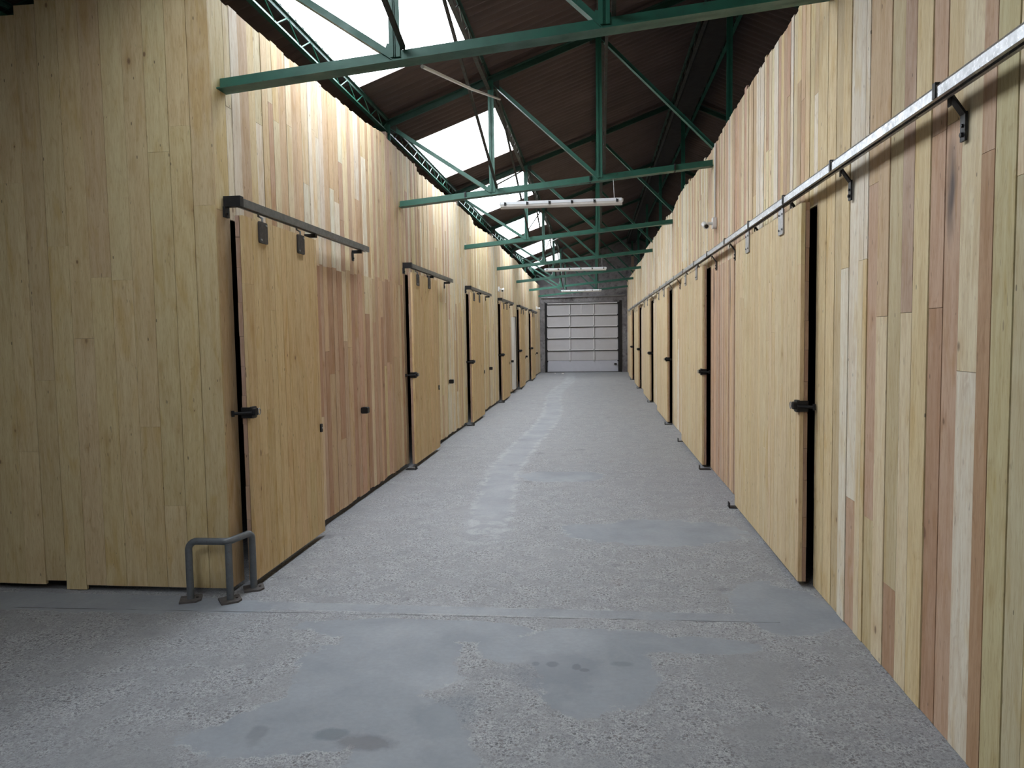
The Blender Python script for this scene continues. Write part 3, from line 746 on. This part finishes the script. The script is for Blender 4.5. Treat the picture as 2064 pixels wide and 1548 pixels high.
# cables and conduits
def curve_pts(a, b, sag, n=10):
    a, b = Vector(a), Vector(b); return [a.lerp(b, i/n)+Vector((0,0,-sag*4*(i/n)*(1-i/n))) for i in range(n+1)]
MB().tube([(-1.03,4.5,3.24),(-1.04,6.4,3.72),(-1.06,8.55,4.30)], .012, 8).build('white_conduit', M['cable'], label='white tube running up from the nearest truss to the second', cat='conduit')
MB().tube(curve_pts((-.90,22.0,4.25),(-1.02,22.0,3.5),-.03)+curve_pts((-1.02,22.0,3.4),(-1.05,25.80,3.17),.06), .014, 6).build('black_cable', M['black_cable'], label='black cable dropping to the left end of the farthest lamp', cat='cable')
MB().tube(curve_pts((-.75,21.0,4.45),(-1.42,19.4,3.9),.02), .012, 6).build('white_cable', M['cable'], label='short white cable stretched under the fourth bay roof', cat='cable')
q = MB(); q.tube([(XR-.012, 8.40, 3.66), (XR-.012, 8.42, 3.2), (XR-.012, 8.42, 2.86)], .010, 8)
q.build('cable_duct', M['white_plastic'], label='thin white cable duct running down the right wall to the camera', cat='cable duct')
def camera_unit(x, y, z, s, lab):
    r = empty('security_camera', (x, y, z), lab, 'security camera', 'white bullet security cameras')
    q = MB(); roundbox(q, (x+s*.02, y, z), .04, .10, .12, .02, 'x'); part(q, 'mount_plate', M['white_plastic'], r)
    q = MB(); q.tube([(x+s*.04, y, z), (x+s*.09, y-.01, z-.005), (x+s*.11, y-.03, z-.02)], .017, 8); part(q, 'arm', M['white_plastic'], r)
    q = MB(); q.tube([(x+s*.12, y+.05, z+.0), (x+s*.12, y-.02, z-.02), (x+s*.118, y-.10, z-.045)], .032, 12); bo = part(q, 'body', M['white_plastic'], r)
    q = MB(); q.tube([(x+s*.118, y-.10, z-.045), (x+s*.1175, y-.104, z-.0462)], .022, 12); part(q, 'lens', M['lens'], bo)
camera_unit(XR, 8.42, 2.80, -1, 'white security camera on the right plank wall above the rail')
camera_unit(XL, 17.5, 2.70, 1, 'white security camera high on the left wall above the fourth door track')
camera_unit(XL, 29.0, 2.65, 1, 'white security camera at the far end of the left wall')
# white board fixed by the fourth left door
r = empty('white_board', (XL+.05, 20.45, .1), 'narrow white upright board between the fourth and fifth left doors', 'board')
q = MB(); q.box(XL+.002, XL+.075, 20.15, 20.6, .10, 2.1); part(q, 'face_board', M['white_plastic'], r)
q = MB(); q.box(XL+.002, XL+.09, 20.602, 20.70, .08, 2.12); part(q, 'frame_edge', M['backing'], r)

# ---------------------------------------------------------------- bent pipe guard round the corner
r = empty('corner_guard', (-2.35, 4.2, 0), 'grey bent steel pipe guard bolted round the left corner', 'guard rail')
P0 = Vector((-2.49, 4.18, 0)); P1 = Vector((-2.235, 4.185, 0)); P2 = Vector((-2.188, 4.40, 0)); hz = .37
def bend(p0, p1, p2, rad, n=6):
    a = (p0-p1).normalized(); b = (p2-p1).normalized(); th = a.angle(b); d = rad/math.tan(th/2)
    s_, e_ = p1+a*d, p1+b*d; c = p1+(a+b).normalized()*(rad/math.sin(th/2)); out = []
    for i in range(n+1):
        v = (s_-c).lerp(e_-c, i/n); v = v.normalized()*rad; out.append(c+v)
    return out
Z = Vector((0,0,hz)); z1 = Vector((0,0,.012))
q = MB(); pts = [P0+z1]+bend(P0, P0+Z, P1+Z, .055)+bend(P0+Z, P1+Z, P2+Z, .03, 3)+bend(P1+Z, P2+Z, P2, .045)+[P2+z1]
q.tube(pts, .0215, 14); part(q, 'bent_pipe', M['rail_paint'], r)
q = MB(); q.tube([P1+z1, P1+Z-Vector((0,0,.01))], .0215, 14); part(q, 'corner_leg', M['rail_paint'], r)
for p, an in ((P0, 25), (P1, 38), (P2, 30)):
    q = MB(); h = .062; a = math.radians(an); ca, sa = math.cos(a), math.sin(a)
    pr_ = [(p.x+u*ca-v*sa, p.y+u*sa+v*ca) for u, v in ((-h,-h*.9),(h*.55,-h),(h,-h*.5),(h,h),(-h,h))]
    n = len(pr_); vs = [(x, y, .0) for x, y in pr_]+[(x, y, .012) for x, y in pr_]
    q.add(vs, [tuple(reversed(range(n))), tuple(range(n, 2*n))]+[(j, (j+1)%n, n+(j+1)%n, n+j) for j in range(n)])
    bp = part(q, 'base_plate', M['baseplate'], r)
    q = MB(); bolt(q, (p.x+h*.6*ca, p.y+h*.6*sa+.0, .012), (0,0,1), .008, .007); bolt(q, (p.x+.6*h*(-sa)*1, p.y+.6*h*ca, .012), (0,0,1), .008, .007); part(q, 'anchor_bolt', M['plate_dark'], bp)

# ---------------------------------------------------------------- overhead sectional door
r = empty('door_13', ((DX0+DX1)/2, YE+.1, 0), 'pale grey sectional overhead door closing the far end of the corridor', 'door', None, 'structure')
rows = [0.02, .49, .95, 1.46, 1.94, 2.42, 2.90]; ya = YE+.06
for i, (a, b) in enumerate(zip(rows, rows[1:])):
    q = MB(); nr = 6 if i else 1; hgt = (b-a-.012)/nr
    for j in range(nr):
        z0 = a+.004+j*hgt; z1_ = z0+hgt-(.003 if i else 0)
        q.box(DX0+.06, DX1-.06, ya, ya+.04, z0, z1_)
    q.box(DX0+.06, DX1-.06, ya+.004, ya+.04, a+.004, b-.008)
    part(q, 'panel_section', M['panel_low'] if i == 0 else M['panel'], r)
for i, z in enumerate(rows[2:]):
    q = MB(); q.box(DX0+.06, DX1-.06, ya-.035, ya-.001, z-.03, z+.012); part(q, 'stiffener', M['panel_rail'], r)
    q = MB(); q.box(DX0+.06, DX1-.06, ya-.03, ya-.001, z-.062, z-.031); part(q, 'shade_strip', M['black'], r)  # black strip added as the shade line under the stiffener lip
for x in (-1.04, -.035):
    for i in range(1, 6):
        a, b = rows[i], rows[i+1]; q = MB(); q.box(x-.033, x+.02, ya-.026, ya-.001, a+.014, b-.064); part(q, 'stile', M['panel_rail'], r)
        q = MB(); q.box(x+.0205, x+.036, ya-.02, ya-.001, a+.014, b-.064); part(q, 'shade_strip', M['plate_dark'], r)  # dark strip drawn as a shade line along the stile
        q = MB(); q.box(x-.03, x+.03, ya-.045, ya-.036, a-.045, a+.03); part(q, 'hinge', M['plate_light'], r)
q = MB(); q.box(-.58, -.535, ya-.022, ya-.001, 2.46, 2.84); part(q, 'stile', M['panel_rail'], r)
for x in (DX0+.02, DX1-.02):
    q = MB(); q.box(x-.025, x+.025, ya-.06, ya+.05, 0, DZ-.01); part(q, 'guide_track', M['black'], r)
    for z in rows[1:]:
        q = MB(); sx = .07 if x < 0 else -.07
        q.box(min(x, x+sx), max(x, x+sx), ya-.062, ya-.03, z-.05, z+.0); part(q, 'roller', M['black'], r)
q = MB(); roundbox(q, (DX1-.17, ya-.02, .33), .11, .04, .075, .02, 'y'); part(q, 'handle', M['black'], r)
q = MB(); q.box(DX0-.1, DX1+.1, YE+.26, YE+.30, 0, 3.1); part(q, 'light_stop_sheet', M['black'], r)  # added behind the door to stop sky light leaking through its gaps
q = MB(); q.box(DX0, DX1, ya-.03, ya+.05, 0, .022); part(q, 'rubber_seal', M['black'], r)
q = MB(); q.box(DX1, DX1+.10, YE-.03, YE-.001, 0, DZ+.05); q.box(DX0-.03, DX0, YE-.03, YE-.001, 0, DZ+.05)
q.build('trim_2', M['backing'], kind='structure')
MB().tube([(-2.22, YE-.08, 3.14), (1.26, YE-.08, 3.19)], .022, 8).build('torsion_shaft', M['plate_light'], label='thin pale steel shaft across the wall above the panelled door', cat='pipe')
# bits of litter in front of the panelled door
for j, (x, y, sx) in enumerate([(-1.62, 29.9, .05), (-1.30, 29.7, .09)]):
    q = MB(); roundbox(q, (x, y, .02), sx, .05, .04, .012, 'z')
    q.build('litter', M['white_plastic'], label=['small white crumpled scrap on the floor before the panelled door, nearer the left', 'longer white scrap of paper lying on the floor before the panelled door'][j], cat='litter')
